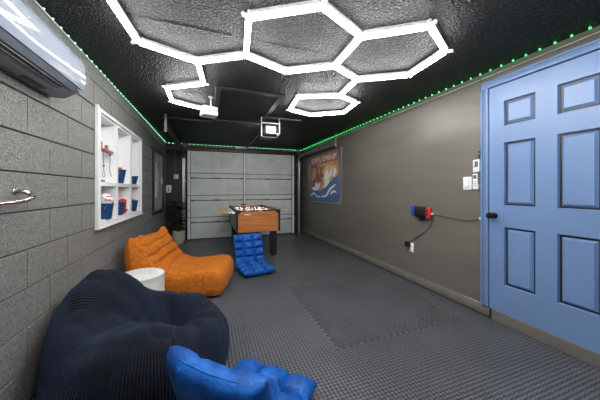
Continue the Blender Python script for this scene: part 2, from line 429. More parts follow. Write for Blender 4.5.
# blue six-panel door, local frame: x to the viewer's right, -y into the room
D = thing('door_1', 'periwinkle blue six panel door', 'door', (XR, 1.507, 0), RW, kind='structure')
W, Z0, Z1 = .80, .095, 2.028
b = MB(); yb, ys = -.002, -.022
b.box(0, W, yb, 0, Z0, Z1)
cols = [(.117, .333), (.460, .675)]
rows = [(.330, .824), (1.003, 1.535), (1.676, 1.885)]
xs = [0, cols[0][0], cols[0][1], cols[1][0], cols[1][1], W]
for i in (0, 2, 4): b.box(xs[i], xs[i+1], ys, yb, Z0, Z1)
zs = [Z0, rows[0][0], rows[0][1], rows[1][0], rows[1][1], rows[2][0], rows[2][1], Z1]
for (x0, x1) in cols:
    for i in (0, 2, 4, 6): b.box(x0, x1, ys, yb, zs[i], zs[i+1])
    for (z0, z1) in rows:
        # sticking: sloped lip round the recess, then the raised field
        e = .006
        p = [(x0, ys, z0), (x1, ys, z0), (x1, ys, z1), (x0, ys, z1), (x0+e, yb-.001, z0+e), (x1-e, yb-.001, z0+e), (x1-e, yb-.001, z1-e), (x0+e, yb-.001, z1-e)]
        b.poly(p, [(i, (i+1) % 4, 4+(i+1) % 4, 4+i) for i in range(4)])
        b.frustum(x0+.018, x1-.018, z0+.018, z1-.018, yb-.001, -.019, .016)
b.build('door_slab', M['door_blue'], D, angle=15)
k = MB(); k.lathe([(.026, 0), (.026, -.006), (.011, -.010), (.010, -.034), (.020, -.040), (.028, -.050), (.029, -.062), (.024, -.072), (.008, -.076)], 24, .042, ys, .915, 'y')
k.build('door_knob', M['black_metal'], D)
T1 = thing('trim_1', 'periwinkle blue moulded casing around the blue door', 'trim', (XR, 1.507, 0), RW, kind='structure')
def casing(name, x0, x1, z0, z1, vert, flip=1):
    b = MB()
    if vert:
        b.box(x0, x1, -.028, 0, z0, z1, .003); w = x1-x0
        b.box(x0+(0 if flip > 0 else w*.72), x0+(w*.28 if flip > 0 else w), -.040, 0, z0, z1, .004)
        b.box(x0+w*.44, x0+w*.56, -.034, 0, z0, z1, .002)
    else:
        b.box(x0, x1, -.028, 0, z0, z1, .003); h = z1-z0
        b.box(x0, x1, -.040, 0, z1-h*.28, z1, .004); b.box(x0, x1, -.034, 0, z0+h*.44, z0+h*.56, .002)
    return b.build(name, M['door_blue'], T1, angle=20)
MB().box(-.02, W+.02, -.003, 0, Z0, 2.045).build('gap_shade_backing', M['black_plastic'], T1)  # black sheet stands in for the shade in the gap round the slab
casing('side_casing', -.066, -.007, .10, 2.036, True)
casing('side_casing', W+.007, W+.066, .10, 2.036, True, -1)
casing('head_casing', -.066, W+.066, 2.037, 2.094, False)

# garage door
G = thing('door_2', 'pale grey sectional steel garage door', 'garage door', (0, 6.18, 0), 0, kind='structure')
zsec = [.0, .455, .963, 1.49, 2.03]
zsec = [.005, .50, 1.005, 1.515, 2.03]
gx0, gx1 = -.455, 2.075
cols4 = [(-.31, .10), (.25, .72), (.87, 1.31), (1.43, 1.90)]
for i in range(4):
    z0, z1 = zsec[i], zsec[i+1]
    b = MB().box(gx0, gx1, 0, .035, z0+.006, z1-.006, .006)
    for (x0, x1) in cols4:
        a0, a1 = z0+.16, z1-.09
        # embossed panel: shallow ring groove
        b.frustum(x0, x1, a0, a1, .001, -.016, .005); b.frustum(x0+.045, x1-.045, a0+.045, a1-.045, -.0155, -.030, .006)
    b.box(gx0, gx1, -.006, .002, z0+.012, z0+.05, .003)
    b.build('door_section', M['garage'], G, angle=20)
    for x0, x1, mm in ((gx0, gx0+.055, 'white'), (.79, .835, 'white'), (gx1-.055, gx1, 'white')):
        MB().box(x0-.012, x1+.012, -.012, 0, z0+.006, z1-.006).build('stile_shadow_strip', M['dark_steel'], G)  # dark strip wider than the stile, standing in for shadow along its sides
        s = MB().box(x0, x1, -.034, 0, z0+.01, z1-.01, .003)
        for kk in range(5):
            zz = z0+.08+kk*.09; s.box(x0+.006, x0+.016, -.034, -.028, zz, zz+.03)
        s.build('stile', M['white'], G, angle=20)
    if i < 4 and i != 3 or True:
        zt = z1-.125 if i < 3 else None
    if zt and i < 3:
        s = MB().box(gx0, gx1, -.026, -.002, zt, zt+.020, .003).box(gx0, gx1, -.006, -.002, zt-.004, zt+.026)
        s.build('strut', M['dark_steel'], G, angle=20)
        h = MB()
        for xh in (gx0+.02, .80, gx1-.05): h.box(xh, xh+.03, -.03, 0, z1-.03, z1+.03, .003)
        h.build('hinge', M['steel'], G)
    r = MB()
    for xr in (gx0-.03, gx1+.03): r.tube([(xr-.02, -.02, z1-.03), (xr+.02, -.02, z1-.03)], .02, 12)
    r.build('roller', M['black_plastic'], G)
s = MB().box(.87, 1.08, -.014, -.011, 1.335, 1.44); s.build('sticker', M['white'], G)
s = MB().box(.885, .925, -.0155, -.0138, 1.35, 1.385)
for q, w in enumerate((.10, .12, .08)): s.box(.935, .935+w, -.0155, -.0138, 1.355+q*.022, 1.362+q*.022)
s.build('sticker_print', M['black_plastic'], G)
tag(MB().box(XL, XR, 6.16, YB, 2.035, 2.10, .003).build('trim_4', M['brown_wood']), 'brown wooden header board above the garage door', 'trim', kind='structure')
for (x0, x1, n) in ((-.60, -.545, 5), (2.15, 2.20, 6)):
    pass

# attic hatch trim and ceiling seams
b = MB()
for (x0, x1, y0, y1) in ((.06, .12, 2.68, 4.0), (.74, .80, 2.68, 4.0), (.12, .74, 2.68, 2.74), (.12, .74, 3.94, 4.0)):
    b.box(x0, x1, y0, y1, ZC-.014, ZC, .002)
M['ceiling_trim'] = mat('black_satin_trim', (.03, .03, .03), .38)
tag(b.build('trim_5', M['ceiling_trim']), 'black trim boards around the attic hatch', 'trim', kind='structure')

b = MB()
for ys_ in (1.76,):
    rows_ = []
    for i in range(60):
        x = XL+(XR-XL)*i/59
        y = ys_+.004*noise.noise(Vector((x*2, 0, 3)))
        rows_.append([(x, y+dy, ZC-hz_) for dy, hz_ in ((-.03, -.001), (-.015, .001), (-.005, .0025), (0, -.0005), (.008, .0025), (.02, .001), (.035, -.001))])
    b.grid(rows_)
cl = bpy.data.objects['ceiling']
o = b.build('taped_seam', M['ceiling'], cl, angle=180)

# ------------------------------------------------------------------ hexagon light
V = {'A': (-.46, 1.989), 'B': (-.086, 2.143), 'C': (.263, 1.916), 'D': (.222, 1.488), 'E': (.59, 1.259), 'F': (.952, 1.421), 'G': (.97, 1.835),
     'H': (.623, 2.063), 'I': (1.288, 1.183), 'J': (1.634, 1.362), 'K': (1.667, 1.755), 'L': (1.286, 1.988), 'M': (1.329, 2.394), 'N': (1.617, 2.52),
     'O': (1.67, 2.894), 'P': (1.301, 3.145), 'Q': (.964, 3.028), 'R': (.92, 2.577), 'S': (-.049, 2.566), 'T': (-.396, 2.792), 'U': (-.398, 3.194), 'V': (-.047, 3.372),
     'W': (-.50, 1.565), 'X': (-.16, 1.31), 'Y': (-.18, .90), 'Z': (.18, .68), 'a': (.55, .86), 'b': (.92, .60), 'c': (.90, .19), 'd': (.55, -.02), 'e': (.18, .22),
     'f': (1.28, .78), 'g': (1.62, .57), 'h': (1.62, .16), 'i': (1.26, -.03), 'j': (-.18, .02), 'k': (-.54, .22), 'l': (-.54, .68)}
ED = 'AB BC CD DE EF FG GH HC FI IJ JK KL LG LM MN NO OP PQ QR RM BS ST TU UV AW WX XY YZ Za ab bc cd de eZ bf fg gh hi ic ej jk kl lY'.split()  # tubes past W are unseen, added behind the camera to brighten the room
ZT = 2.150
HX = thing('hexagon_light', 'white lit tube light in joined hexagons across the black ceiling, extended by unseen tubes added behind the camera', 'ceiling light', (.6, 1.8, ZC))
off = Vector((.6, 1.8, ZC))
for e in ED:
    p, q = Vector((*V[e[0]], ZT))-off, Vector((*V[e[1]], ZT))-off
    d = (q-p).normalized(); L = (q-p).length; n = Vector((-d.y, d.x, 0))
    def sweep(outline, t0, t1):
        b = MB(); k = len(outline)
        P = [[tuple(p+d*(L*t)+n*u+Vector((0, 0, w))) for u, w in outline] for t in (t0, t1)]
        b.poly(P[0]+P[1], [tuple(range(k)), tuple(range(k, 2*k))]+[(i, (i+1) % k, k+(i+1) % k, k+i) for i in range(k)])
        return b
    R = .0155
    half = [(R*math.cos(PI+a*PI/8), R*math.sin(PI+a*PI/8)) for a in range(9)]
    sweep([(-R, .012)]+half+[(R, .012)], .03, .97).build('light_tube', M['tube'], HX)
    sweep([(-.020, .012), (.020, .012), (.016, .036), (-.016, .036)], .03, .97).build('housing', M['housing'], HX)
dirs = [(math.cos(a), math.sin(a)) for a in [PI/6+2*PI/3*i for i in range(3)]]
for k, v in V.items():
    c = Vector((*v, ZT))-off
    b = MB()
    ns = [x for x in ED if k in x]
    angs = []
    for x in ns:
        o2 = V[x.replace(k, '', 1)]; angs.append(math.atan2(o2[1]-v[1], o2[0]-v[0]))
    if len(angs) == 2:
        s_ = math.atan2(-(math.sin(angs[0])+math.sin(angs[1])), -(math.cos(angs[0])+math.cos(angs[1]))); angs.append(s_)
    if len(angs) == 1: angs += [angs[0]+2*PI/3, angs[0]-2*PI/3]
    for a in angs:
        d = Vector((math.cos(a), math.sin(a), 0))
        b.tube([tuple(c-d*.004+Vector((0, 0, .004))), tuple(c+d*.048+Vector((0, 0, .004)))], .0125, 8)
    b.tube([tuple(c), tuple(c+Vector((0, 0, .045)))], .010, 8)
    b.build('connector', M['white_plastic'], HX)
b = MB().tube([Vector((-.047, 3.372, ZT+.01))-off, Vector((-.05, 3.30, ZT+.05))-off, Vector((-.06, 3.2, ZC-.005))-off], .003, 6, True)
b.build('power_cable', M['white_plastic'], HX)

# ------------------------------------------------------------------ LED strings
def led_string(label, p, q, n, nrm, lift=0):
    p, q = Vector(p), Vector(q); nrm = Vector(nrm)
    t = thing('led_strip', label, 'led strip', tuple(p), group=None)
    up = lift
    d = q-p; L = d.length; d.normalize()
    MB().tube([Vector((0, 0, 0)), d*L], .0030, 6).build('cord', M['cord_white'], t)
    first = None
    for i in range(n):
        c = d*(L*(i+.5)/n)
        if first is None:
            k_ = 1.5 if lift else (1.5 if nrm.y else 1)
            b = MB().lathe([(.002*k_, 0), (.0045*k_, .001), (.0045*k_, .005), (.003*k_, .008*k_)], 10)
            first = b.build('led', M['led' if lift else 'led_pale'], t); o = first
        else:
            o = first.copy(); C.objects.link(o); o.parent = t
        o.location = c+nrm*(.004+lift*.6)+Vector((0, 0, -.001+lift))
        o.rotation_euler = (0, PI/4, 0) if nrm.x > 0 else ((0, -PI/4, 0) if nrm.x < 0 else (PI/4, 0, 0))
    return t
led_string('green led string along the top of the right wall', (XR-.004, .40, 2.150), (XR-.004, 6.16, 2.150), 66, (-1, 0, 0), .034)
led_string('green led string along the top of the block wall', (XL+.006, 1.0, 2.172), (XL+.006, 6.16, 2.172), 58, (1, 0, 0))
led_string('green led string across the header over the garage door', (XL+.02, 6.225, 2.172), (XR-.02, 6.225, 2.172), 38, (0, -1, 0))

# ------------------------------------------------------------------ garage door hardware
def track(label, x, side, y0):
    t = thing('door_track', label, 'door track', (x, 6.15, 0), group=None)
    c = .028
    prof = [(-c, -.02), (c, -.02), (c, .02), (c-.004, .02), (c-.004, -.014), (-c+.004, -.014), (-c+.004, .02), (-c, .02)]
    b = MB().box(-c, c, -.003, 0, .0, 1.86).box(-c, -c+.004, -.03, 0, .0, 1.86).box(c-.004, c, -.03, 0, .0, 1.86)
    b.build('vertical_rail', M['steel'], t, angle=20)
    b = MB(); L = y0-6.15+.18
    zr = 2.0
    b.box(side*.03-.004, side*.03, L, -.18, zr-.03, zr+.03).box(-.028, .028, L, -.18, zr-.033, zr-.029).box(-.028, .028, L, -.18, zr+.029, zr+.033)
    b.tube([(0, 0, 1.84), (0, -.02, 1.92), (0, -.08, 1.98), (0, -.2, 2.0)], .024, 10, True)
    b.build('horizontal_rail', M['steel'] if side > 0 else M['dark_steel'], t, angle=20)
    b = MB().box(side*.04-.015, side*.04+.015, L+.02, L+.024, 1.95, ZC).box(side*.04-.002, side*.04+.002, L+.02, L+.05, 1.95, ZC)
    b.build('hanger', M['steel'], t, angle=20)
    b = MB()
    for z in (.3, .8, 1.3, 1.75): b.box(-.03*side-.03, -.03*side+.03, 0, .05, z, z+.04)
    b.build('bracket', M['dark_steel'], t)
    return t
track('left garage door track rising from floor and running toward the camera', -.53, -1, 3.72)
track('right garage door track rising from floor and running along the right wall', 2.20, 1, 3.98)
t = thing('torsion_shaft', 'dark steel spring shaft over the garage door with centre bracket', 'garage door spring', (0, 6.10, 2.12))
MB().tube([(-.55, 0, 0), (2.22, 0, 0)], .012, 10).build('shaft', M['steel'], t)
MB().tube([(.86, 0, 0), (1.75, 0, 0)], .024, 14).build('spring', M['dark_steel'], t)
MB().box(.60, 1.0, -.012, .11, -.005, .05, .004).build('centre_bracket', M['steel'], t)
for x in (-.5, 2.18): MB().tube([(x-.03, 0, 0), (x+.03, 0, 0)], .05, 20).build('cable_drum', M['steel'], t)
t = thing('hanger_bar', 'dark punched angle bar bolted across the ceiling left of the hatch', 'ceiling bracket', (-.28, 4.03, ZC))
MB().box(-.38, .34, -.015, .015, -.035, -.031).box(-.38, .34, .011, .015, -.035, -.0005).build('angle_bar', M['frame_black'], t, angle=20)
MB().tube([(-.30, 0, -.03), (-.31, -.25, -.22)], .007, 6).build('brace', M['frame_black'], t)

# garage door opener
t = thing('garage_door_opener', 'dark ceiling mounted garage door opener with lit lamp lens', 'garage door opener', (.83, 3.55, ZC))
zo = -.185
b = MB().box(-.10, .12, -.02, .34, zo-.085, zo+.06, .012, 2); b.build('motor_housing', M['black_plastic'], t)
MB().box(-.06, .075, -.032, -.018, zo-.058, zo+.038, .006, 2).build('lamp_lens', M['lens'], t)
M['rear_fill'] = mat('rear_fill_glow', (.9, .9, .9), .3, emit=(1, .99, .97), estr=38)  # unseen glowing panel added behind the opener to brighten the garage door
MB().box(-.07, .085, .338, .352, zo-.06, zo+.04, .006, 2).build('added_fill_panel', M['rear_fill'], t)
b = MB()
b.box(-.135, -.125, -.04, .0, zo-.11, .0-.03).box(.125, .135, -.04, 0, zo-.06, -.03).box(-.135, .135, -.04, .0, zo+.075, zo+.085)
b.tube([(-.13, -.03, zo-.10), (-.11, -.035, zo-.12), (.09, -.035, zo-.12), (.13, -.03, zo-.06)], .007, 8)
b.build('bracket', M['steel'], t, angle=25)
MB().box(-.14, .48, -.03, .0, -.032, -.028).box(-.14, .48, -.004, .0, -.032, 0).build('hanger_bar', M['dark_steel'], t, angle=20)
MB().box(-.012, .012, .34, 2.53, zo+.10, zo+.125).build('drive_rail', M['dark_steel'], t)
MB().tube([(.10, -.02, zo+.02), (.2, -.03, zo+.12), (.26, -.04, -.005)], .003, 6, True).build('power_cable', M['black_plastic'], t)
for sx in (.10,): MB().tube([(sx, -.04, zo-.075), (sx, -.055, zo-.075)], .014, 12).build('button', M['white_plastic'], t)

# projector on its ceiling arm
t = thing('projector', 'small white projector hanging from the ceiling on a pole', 'projector', (0.0, 3.02, ZC), .25)
MB().tube([(.02, 0, 0), (.02, 0, -.125)], .008, 10).lathe([(.03, -.008), (.03, 0)], 16, .02, 0, 0).build('mount_pole', M['white_plastic'], t)
MB().box(-.085, .085, -.06, .09, -.165, -.118, .018, 3).build('upper_housing', M['white_plastic'], t)
MB().box(-.085, .085, -.07, .09, -.225, -.172, .018, 3).build('lower_housing', M['white_plastic'], t)
MB().box(-.075, .075, -.05, .08, -.175, -.16).build('vent', M['ac_under'], t)
MB().tube([(.088, -.02, -.17), (.08, -.02, -.17)], .02, 12).build('lens', M['chrome'], t)

# ------------------------------------------------------------------ air conditioner (left wall)
t = thing('air_conditioner', 'white wall mounted split air conditioner high on the block wall', 'air conditioner', (XL, 1.93, 0), LW)
# local: x toward far end (0), -y into the room
x0, x1 = -.88, 0
front = [(-.01, 1.975), (-.10, 1.975), (-.142, 1.962), (-.162, 1.935), (-.171, 1.89), (-.174, 1.84), (-.170, 1.79), (-.162, 1.757), (-.150, 1.757), (-.14, 1.95), (-.01, 1.96)]
MB().prism(front, 'x', x0, x1, 0).build('front_panel', M['ac_white'], t, angle=30)
body = [(0, 1.695), (-.065, 1.695), (-.085, 1.702), (-.148, 1.748), (-.139, 1.948), (0, 1.958)]
MB().prism(body, 'x', x0+.002, x1-.004).build('body', M['ac_under'], t, angle=30)
sl = lambda y, e=0: 1.702+(-.085-y)/.063*.046-e
b = MB()
for (ya, yb_) in ((-.100, -.110), (-.116, -.124)):
    b.poly([(x0+.05, ya, sl(ya, .002)), (x1-.14, ya, sl(ya, .002)), (x1-.14, yb_, sl(yb_, .002)), (x0+.05, yb_, sl(yb_, .002))], [(0, 1, 2, 3)])
    b.box(x0+.05, x1-.14, yb_, ya, sl(ya)-.004, sl(ya)+.02)
b.build('air_outlet', M['ac_dark'], t)
b = MB().prism([(-.128, sl(-.128, .001)), (-.150, sl(-.15, .001)), (-.158, 1.752), (-.132, 1.730)], 'x', x0+.03, x1-.05); b.build('louvre', M['ac_white'], t)
b = MB().box(x0+.56, x1-.16, -.06, -.03, 1.690, 1.697, .002); b.build('label_plate', M['ac_dark'], t)
M['emblem'] = mat('light_blue_print', (.30, .50, .80), .3)
b = MB()
for q, (dx, dz) in enumerate([(0, 0), (.007, .010), (.014, 0), (.014, .014)]): b.tube([(x0+.34+dx, -.1745, 1.86+dz), (x0+.34+dx+.006, -.1745, 1.866+dz)], .0022, 6)
b.build('emblem', M['emblem'], t)

# chrome handle on the block wall
t = thing('grab_bar', 'bent chrome grab bar projecting from the block wall', 'handle', (XL, 1.60, 1.13), LW)
MB().tube([(.035, 0, 0), (.045, -.03, .0), (.05, -.055, -.015), (.02, -.075, -.03), (-.06, -.08, -.045), (-.16, -.08, -.052), (-.24, -.07, -.052), (-.26, -.03, -.052), (-.26, 0, -.052)], .012, 12, True).build('grip', M['chrome'], t)
MB().lathe([(.016, 0), (.016, -.006)], 16, .035, 0, 0, 'y').lathe([(.016, 0), (.016, -.006)], 16, -.26, 0, -.052, 'y').build('mount_plate', M['chrome'], t)

# ------------------------------------------------------------------ recessed white shelf (left wall)
S = thing('wall_shelf', 'white six compartment shelf recessed in the block wall', 'shelf', (XL, NY0, 0), LW)
Wn = NY1-NY0; dp = .13
MB().box(0, Wn, dp-.012, dp, NZ0, NZ1).build('back_panel', M['white_back'], S)
b = MB().box(-.055, 0, -.02, .0, NZ0-.03, NZ1+.03, .003).box(Wn, Wn+.05, -.02, .0, NZ0-.03, NZ1+.03, .003)
b.box(0, Wn, -.02, 0, NZ1, NZ1+.03, .003).box(0, Wn, -.02, 0, NZ0-.03, NZ0, .003)
b.box(-.075, -.055, -.028, 0, NZ0-.04, NZ1+.04, .003)
b.build('face_frame', M['white'], S, angle=20)
MB().box(-.08, Wn+.06, -.032, 0, NZ0-.048, NZ0-.028, .003).build('sill', M['white'], S, angle=20)
e = .02
for a, c in ((0, e), (Wn-e, Wn)): MB().box(a, c, 0, dp, NZ0, NZ1).build('side_panel', M['white'], S, angle=20)
b = MB().box(e, Wn-e, 0, dp, NZ1-e, NZ1); b.build('top_panel', M['white'], S)
b = MB().box(e, Wn-e, 0, dp, NZ0, NZ0+e); b.build('bottom_panel', M['white'], S)
zm = 1.19
MB().box(e, Wn-e, -.01, dp-.012, zm-.018, zm+.018).build('shelf', M['white'], S)
dv = [(.425, .47), (.90, .95)]
for (a, c) in dv: MB().box(a, c, -.01, dp-.012, NZ0+e, NZ1-e).build('divider', M['white'], S)
# things on the shelf (each its own), world coordinates from shelf-local (x along wall, y into the wall)
def SP(x, y, z): return (XL-y, NY0+x, z)
zb0, zb1 = NZ0+e, zm+.018
def bucket(x, z, label, h=.13, r0=.034, r1=.056, tilt=0, g='blue pails on the white wall shelf'):
    t = thing('bucket', label, 'bucket', SP(x, .012, z), LW+random.uniform(-.2, .2), g)
    prof = [(r0, 0), (r1, h), (r1+.004, h), (r1+.004, h+.006), (r1-.002, h+.006), (r1-.006, h-.004), (r0-.002, .006), (.001, .006)]
    MB().lathe([(.001, 0)]+prof, 28).build('pail', M['bucket'], t)
    MB().tube([(math.cos(a)*(r1+.004), math.sin(a)*.03-.0-r1*.25, h-.02-.05*math.sin(a)) for a in [PI*i/10 for i in range(11)]], .002, 6).build('handle', M['steel'], t)
    return t
bucket(.60, zb1, 'blue pail with red and yellow toys, middle of the upper shelf row', .14)
bucket(1.10, zb1, 'blue pail at the far end of the upper shelf row', .095)
bucket(.20, zb0, 'blue pail holding the white ball, nearest compartment of the lower row', .14, .045, .062)
bucket(.57, zb0, 'blue pail beside the red toys, middle of the lower shelf row', .13)
bucket(1.10, zb0, 'blue pail with tan lid contents, far end of the lower row', .13)
# ball
t = thing('ball', 'white ball with red and black lines sitting in the nearest lower pail', 'ball', SP(.20, .012, zb0+.14+.038))
prof = [(.060*math.sin(PI*i/16)+.0005, -.060*math.cos(PI*i/16)) for i in range(17)]
MB().lathe(prof, 32).build('cover', M['white'], t)
def ringpts(r, tilt, az):
    m_ = Matrix.Rotation(az, 3, 'Z') @ Matrix.Rotation(tilt, 3, 'X')
    return [m_ @ Vector((r*math.cos(a), r*math.sin(a), 0)) for a in [2*PI*i/32 for i in range(33)]]
MB().tube(ringpts(.060, 1.1, .5), .0022, 6).tube(ringpts(.060, .5, 2.2), .0022, 6).build('seam', M['black_plastic'], t)
MB().tube([Vector((.060*math.cos(a)*.86, .060*math.sin(a)*.86, .031)) for a in [-1.2+.12*i for i in range(10)]], .006, 8).tube([Vector((.060*math.cos(a), .060*math.sin(a), -.0)) for a in [-1.4+.12*i for i in range(8)]], .006, 8).build('red_stripe', M['red'], t)
def small_box(name, label, cat, x, y, z, sx, sy, sz, m, rz=.2, g=None, part='body'):
    t = thing(name, label, cat, SP(x, y, z), LW+rz, g)
    MB().box(-sx/2, sx/2, -sy/2, sy/2, 0, sz, .006, 2).build(part, M[m], t); return t
t = small_box('toy_block', 'red toy poking out of the middle upper pail', 'toy', 0.575, .012, zb1+.137, .035, .04, .035, 'red')
t = small_box('toy_block', 'yellow toy poking out of the middle upper pail', 'toy', 0.622, .012, zb1+.137, .045, .04, .028, 'yellow', -.3)
t = small_box('wooden_block', 'tan wooden block on top of the far lower pail', 'toy', 1.10, .012, zb0+.137, .07, .05, .018, 'tan')
t = thing('toy_racquet', 'red toy with white stripes leaning beside the middle lower pail', 'toy', SP(.74, .025, zb0), LW)
b = MB().lathe([(.02, 0), (.045, .03), (.055, .09), (.045, .15), (.01, .17)], 20); b.build('body', M['red'], t)
b = MB()
for q in range(4): b.tube([(-.05+.025*q, -.05, .05), (-.02+.025*q, -.052, .17)], .006, 8)
b.build('stripe', M['white'], t)
t = small_box('wooden_block', 'flat reddish wooden block under the hook game in the first compartment', 'game piece', .13, .04, zb1, .14, .05, .022, 'cork', 0)
# hook-and-ring game
t = thing('ring_game', 'wooden bar with two pegs and hanging strings in the upper near compartment', 'game', SP(.0, .04, zb1), LW)
MB().box(.03, .41, -.03, .02, .290, .316, .004).build('bar', M['cork'], t)
for px_, h_ in ((.15, .365), (.29, .352)): MB().lathe([(.015, .316), (.015, h_), (.012, h_+.008)], 16, px_, -.005, 0).build('peg', M['cork'], t)
b = MB().tube([(.05, -.02, .295), (.048, -.025, .15), (.052, -.02, .06), (.09, -.03, .045)], .0035, 6, True)
b.build('hook_rod', M['steel'], t)
b = MB().tube([(.16, -.02, .295), (.162, -.025, .18), (.165, -.025, .098)], .0035, 6, True).tube([(.165+.026*math.cos(a), -.025, .045+.026*math.sin(a)+.027) for a in [2*PI*i/20 for i in range(21)]], .003, 6)
b.build('string', M['string'], t); b = MB()
b.tube([(.33, -.02, .295), (.345, -.02, .23), (.32, -.02, .13), (.345, -.03, .06)], .003, 6, True)
b.build('string', M['string'], t)
b = MB().lathe([(.004, -.008), (.009, -.004), (.009, .004), (.004, .008)], 10, .162, -.025, .15).lathe([(.004, -.008), (.009, -.004), (.009, .004), (.004, .008)], 10, .335, -.02, .27)
b.build('bead', M['blue_plastic'], t)

# ------------------------------------------------------------------ framed board, junction boxes
t = thing('framed_board', 'tall whitish board in a black frame on the block wall', 'wall board', (XL, 4.80, 0), LW)
MB().box(.06, .89, -.012, 0, .76, 1.80).build('panel', M['board'], t)
b = MB().box(0, .06, -.03, 0, .70, 1.86, .004).box(.89, .95, -.03, 0, .70, 1.86, .004).box(.06, .89, -.03, 0, .70, .76, .004).box(.06, .89, -.03, 0, 1.80, 1.86, .004)
b.build('frame', M['frame_black'], t, angle=20)
b = MB()
for (xx, za, zb, w) in ((.25, 1.3, 1.62, .05), (.22, 1.0, 1.28, .10), (.42, 1.1, 1.5, .03)): b.box(xx, xx+w, -.0135, -.0118, za, zb)  # lighter upright bars on the panel
b.build('pale_mark', M['white'], t)
MB().box(.80, .86, -.022, -.011, 1.24, 1.38, .004).build('white_box', M['white_plastic'], t)
t = thing('junction_box', 'small white square box higher on the black wall left of the door', 'wall box', (-.695, YB, 1.43), 0)
MB().box(-.045, .045, -.04, 0, -.05, .05, .006, 2).build('cover', M['white_plastic'], t)
MB().tube([(0, -.046, 0), (0, -.04, 0)], .013, 12).build('button', M['ac_under'], t)
t = thing('junction_box', 'white upright box lower on the black wall, above the plant', 'wall box', (-.84, YB, 1.15), 0)
MB().box(-.05, .05, -.045, 0, -.08, .085, .006, 2).build('cover', M['white_plastic'], t)
MB().box(-.012, .012, -.052, -.044, -.05, .055, .002).build('latch', M['ac_under'], t)
t = tag(MB().tube([(-.72, YB-.01, 1.48), (-.72, YB-.01, 2.12)], .006, 8).build('conduit', M['dark_steel']), 'thin dark conduit rising from the upper white box to the header', 'conduit')

# ------------------------------------------------------------------ poster on the right wall (local x: 0 = far end)
t = thing('poster', 'large TROPICAL POWER-UP! poster with orange sky and blue waves', 'poster', (XR, 5.80, 0), RW)
PW = 1.65
MB().box(0, PW, -.022, -.0005, .83, 1.95, .003).build('backing', M['acrylic'], t, angle=20)
px0, px1, pz0, pz1 = .13, 1.53, .90, 1.915
MB().box(px0, px1, -.0235, -.020, pz0, pz1).build('print', M['p_orange'], t)
def flat(name, pts, m, lev, par=t):
    b = MB(); y0 = -.0235-.0006*lev
    b.prism([(px0+u*(px1-px0), pz0+v*(pz1-pz0)) for u, v in pts], 'y', y0, -.023); return b.build(name, M[m], par)
def smooth2(pts, n=6):
    P = [Vector((u, v, 0)) for u, v in pts]; P = [P[-1]]+P+[P[0], P[1]]
    out = crv(P, n)[n:-n-1]
    return [(p.x, p.y) for p in out]
flat('print_band', [(0, .80), (1, .80), (1, 1), (0, 1)], 'p_red', 1)
flat('print_cliff', smooth2([(.01, .30), (.40, .32), (.46, .5), (.36, .62), (.30, .78), (.04, .79)]), 'p_brown', 1)
flat('print_sun', smooth2([(.42, .45), (.95, .50), (.97, .66), (.82, .72), (.55, .76), (.42, .6)]), 'p_yellow', 1)
flat('print_rock', smooth2([(.05, .45), (.2, .5), (.26, .7), (.12, .72), (.05, .6)]), 'p_orange', 2)
flat('print_foliage', smooth2([(.42, .50), (.56, .52), (.50, .64), (.62, .74), (.48, .72), (.36, .76), (.42, .63)]), 'p_brown', 3)
flat('print_sea', smooth2([(.02, .01), (.98, .01), (.99, .47), (.9, .50), (.80, .40), (.66, .36), (.52, .25), (.35, .20), (.18, .28), (.02, .22)]), 'p_blue', 2)
flat('print_sea', [(0, 0), (1, 0), (1, .44), (.9, .4), (.5, .2), (0, .2)], 'p_blue', 1.5)
flat('print_spray', smooth2([(.50, .28), (.58, .36), (.56, .48), (.60, .60), (.68, .66), (.70, .56), (.76, .60), (.82, .70), (.80, .54), (.74, .46), (.72, .36), (.60, .28)]), 'p_white', 3)
flat('print_spray', smooth2([(.30, .22), (.40, .30), (.42, .42), (.36, .36), (.26, .40), (.18, .30), (.08, .28), (.14, .22)]), 'p_white', 3)
flat('print_spray', smooth2([(.86, .52), (.92, .48), (.94, .58), (.91, .66), (.87, .62)]), 'p_white', 3)
for pts in ([(.04, .12), (.16, .17), (.28, .10), (.42, .09), (.42, .06), (.28, .07), (.16, .13), (.05, .09)], [(.48, .10), (.62, .13), (.74, .26), (.92, .34), (.92, .31), (.77, .22), (.66, .10), (.50, .07)], [(.78, .16), (.86, .22), (.95, .20), (.95, .17), (.87, .18), (.80, .13)]):
    flat('print_swoosh', smooth2(pts), 'p_white', 4)
text_mesh('TROPICAL POWER-UP!', .17, 'lettering', M['p_white'], t, ((px0+px1)/2, -.0255, pz0+.885*(pz1-pz0)), (PI/2, 0, 0), width=1.28)

# ------------------------------------------------------------------ small things on the right wall
def RWT(name, label, cat, d, z): return thing(name, label, cat, (XR, d, z), RW)
t = RWT('light_switch', 'white wide light switch plate on the grey wall by the remote', 'light switch', 1.72, 1.20)
MB().box(-.042, .042, -.007, 0, -.062, .062, .003, 2).build('plate', M['white_plastic'], t)
MB().box(-.017, .017, -.014, -.006, -.034, .034, .002).build('rocker', M['white'], t)
MB().box(-.019, .019, -.0085, -.006, -.036, .036).build('rocker_gap', M['ac_under'], t)
t = RWT('remote_control', 'white remote control in a wall holder beside the blue casing', 'remote control', 1.633, 1.215)
MB().box(-.022, .022, -.024, -.006, -.070, .072, .005, 2).build('body', M['white_plastic'], t)
MB().box(-.015, .015, -.0255, -.023, .025, .06).build('display', M['screen'], t)
b = MB()
for i in range(2):
    for j in range(3): b.box(-.012+i*.014, -.003+i*.014, -.0255, -.023, -.045+j*.02, -.035+j*.02)
b.build('button', M['ac_under'], t)
MB().box(-.027, .027, -.02, 0, -.075, -.02, .003).build('holder', M['white'], t)
t = RWT('thermostat', 'white framed thermostat with a blue display above the remote', 'thermostat', 1.626, 1.36)
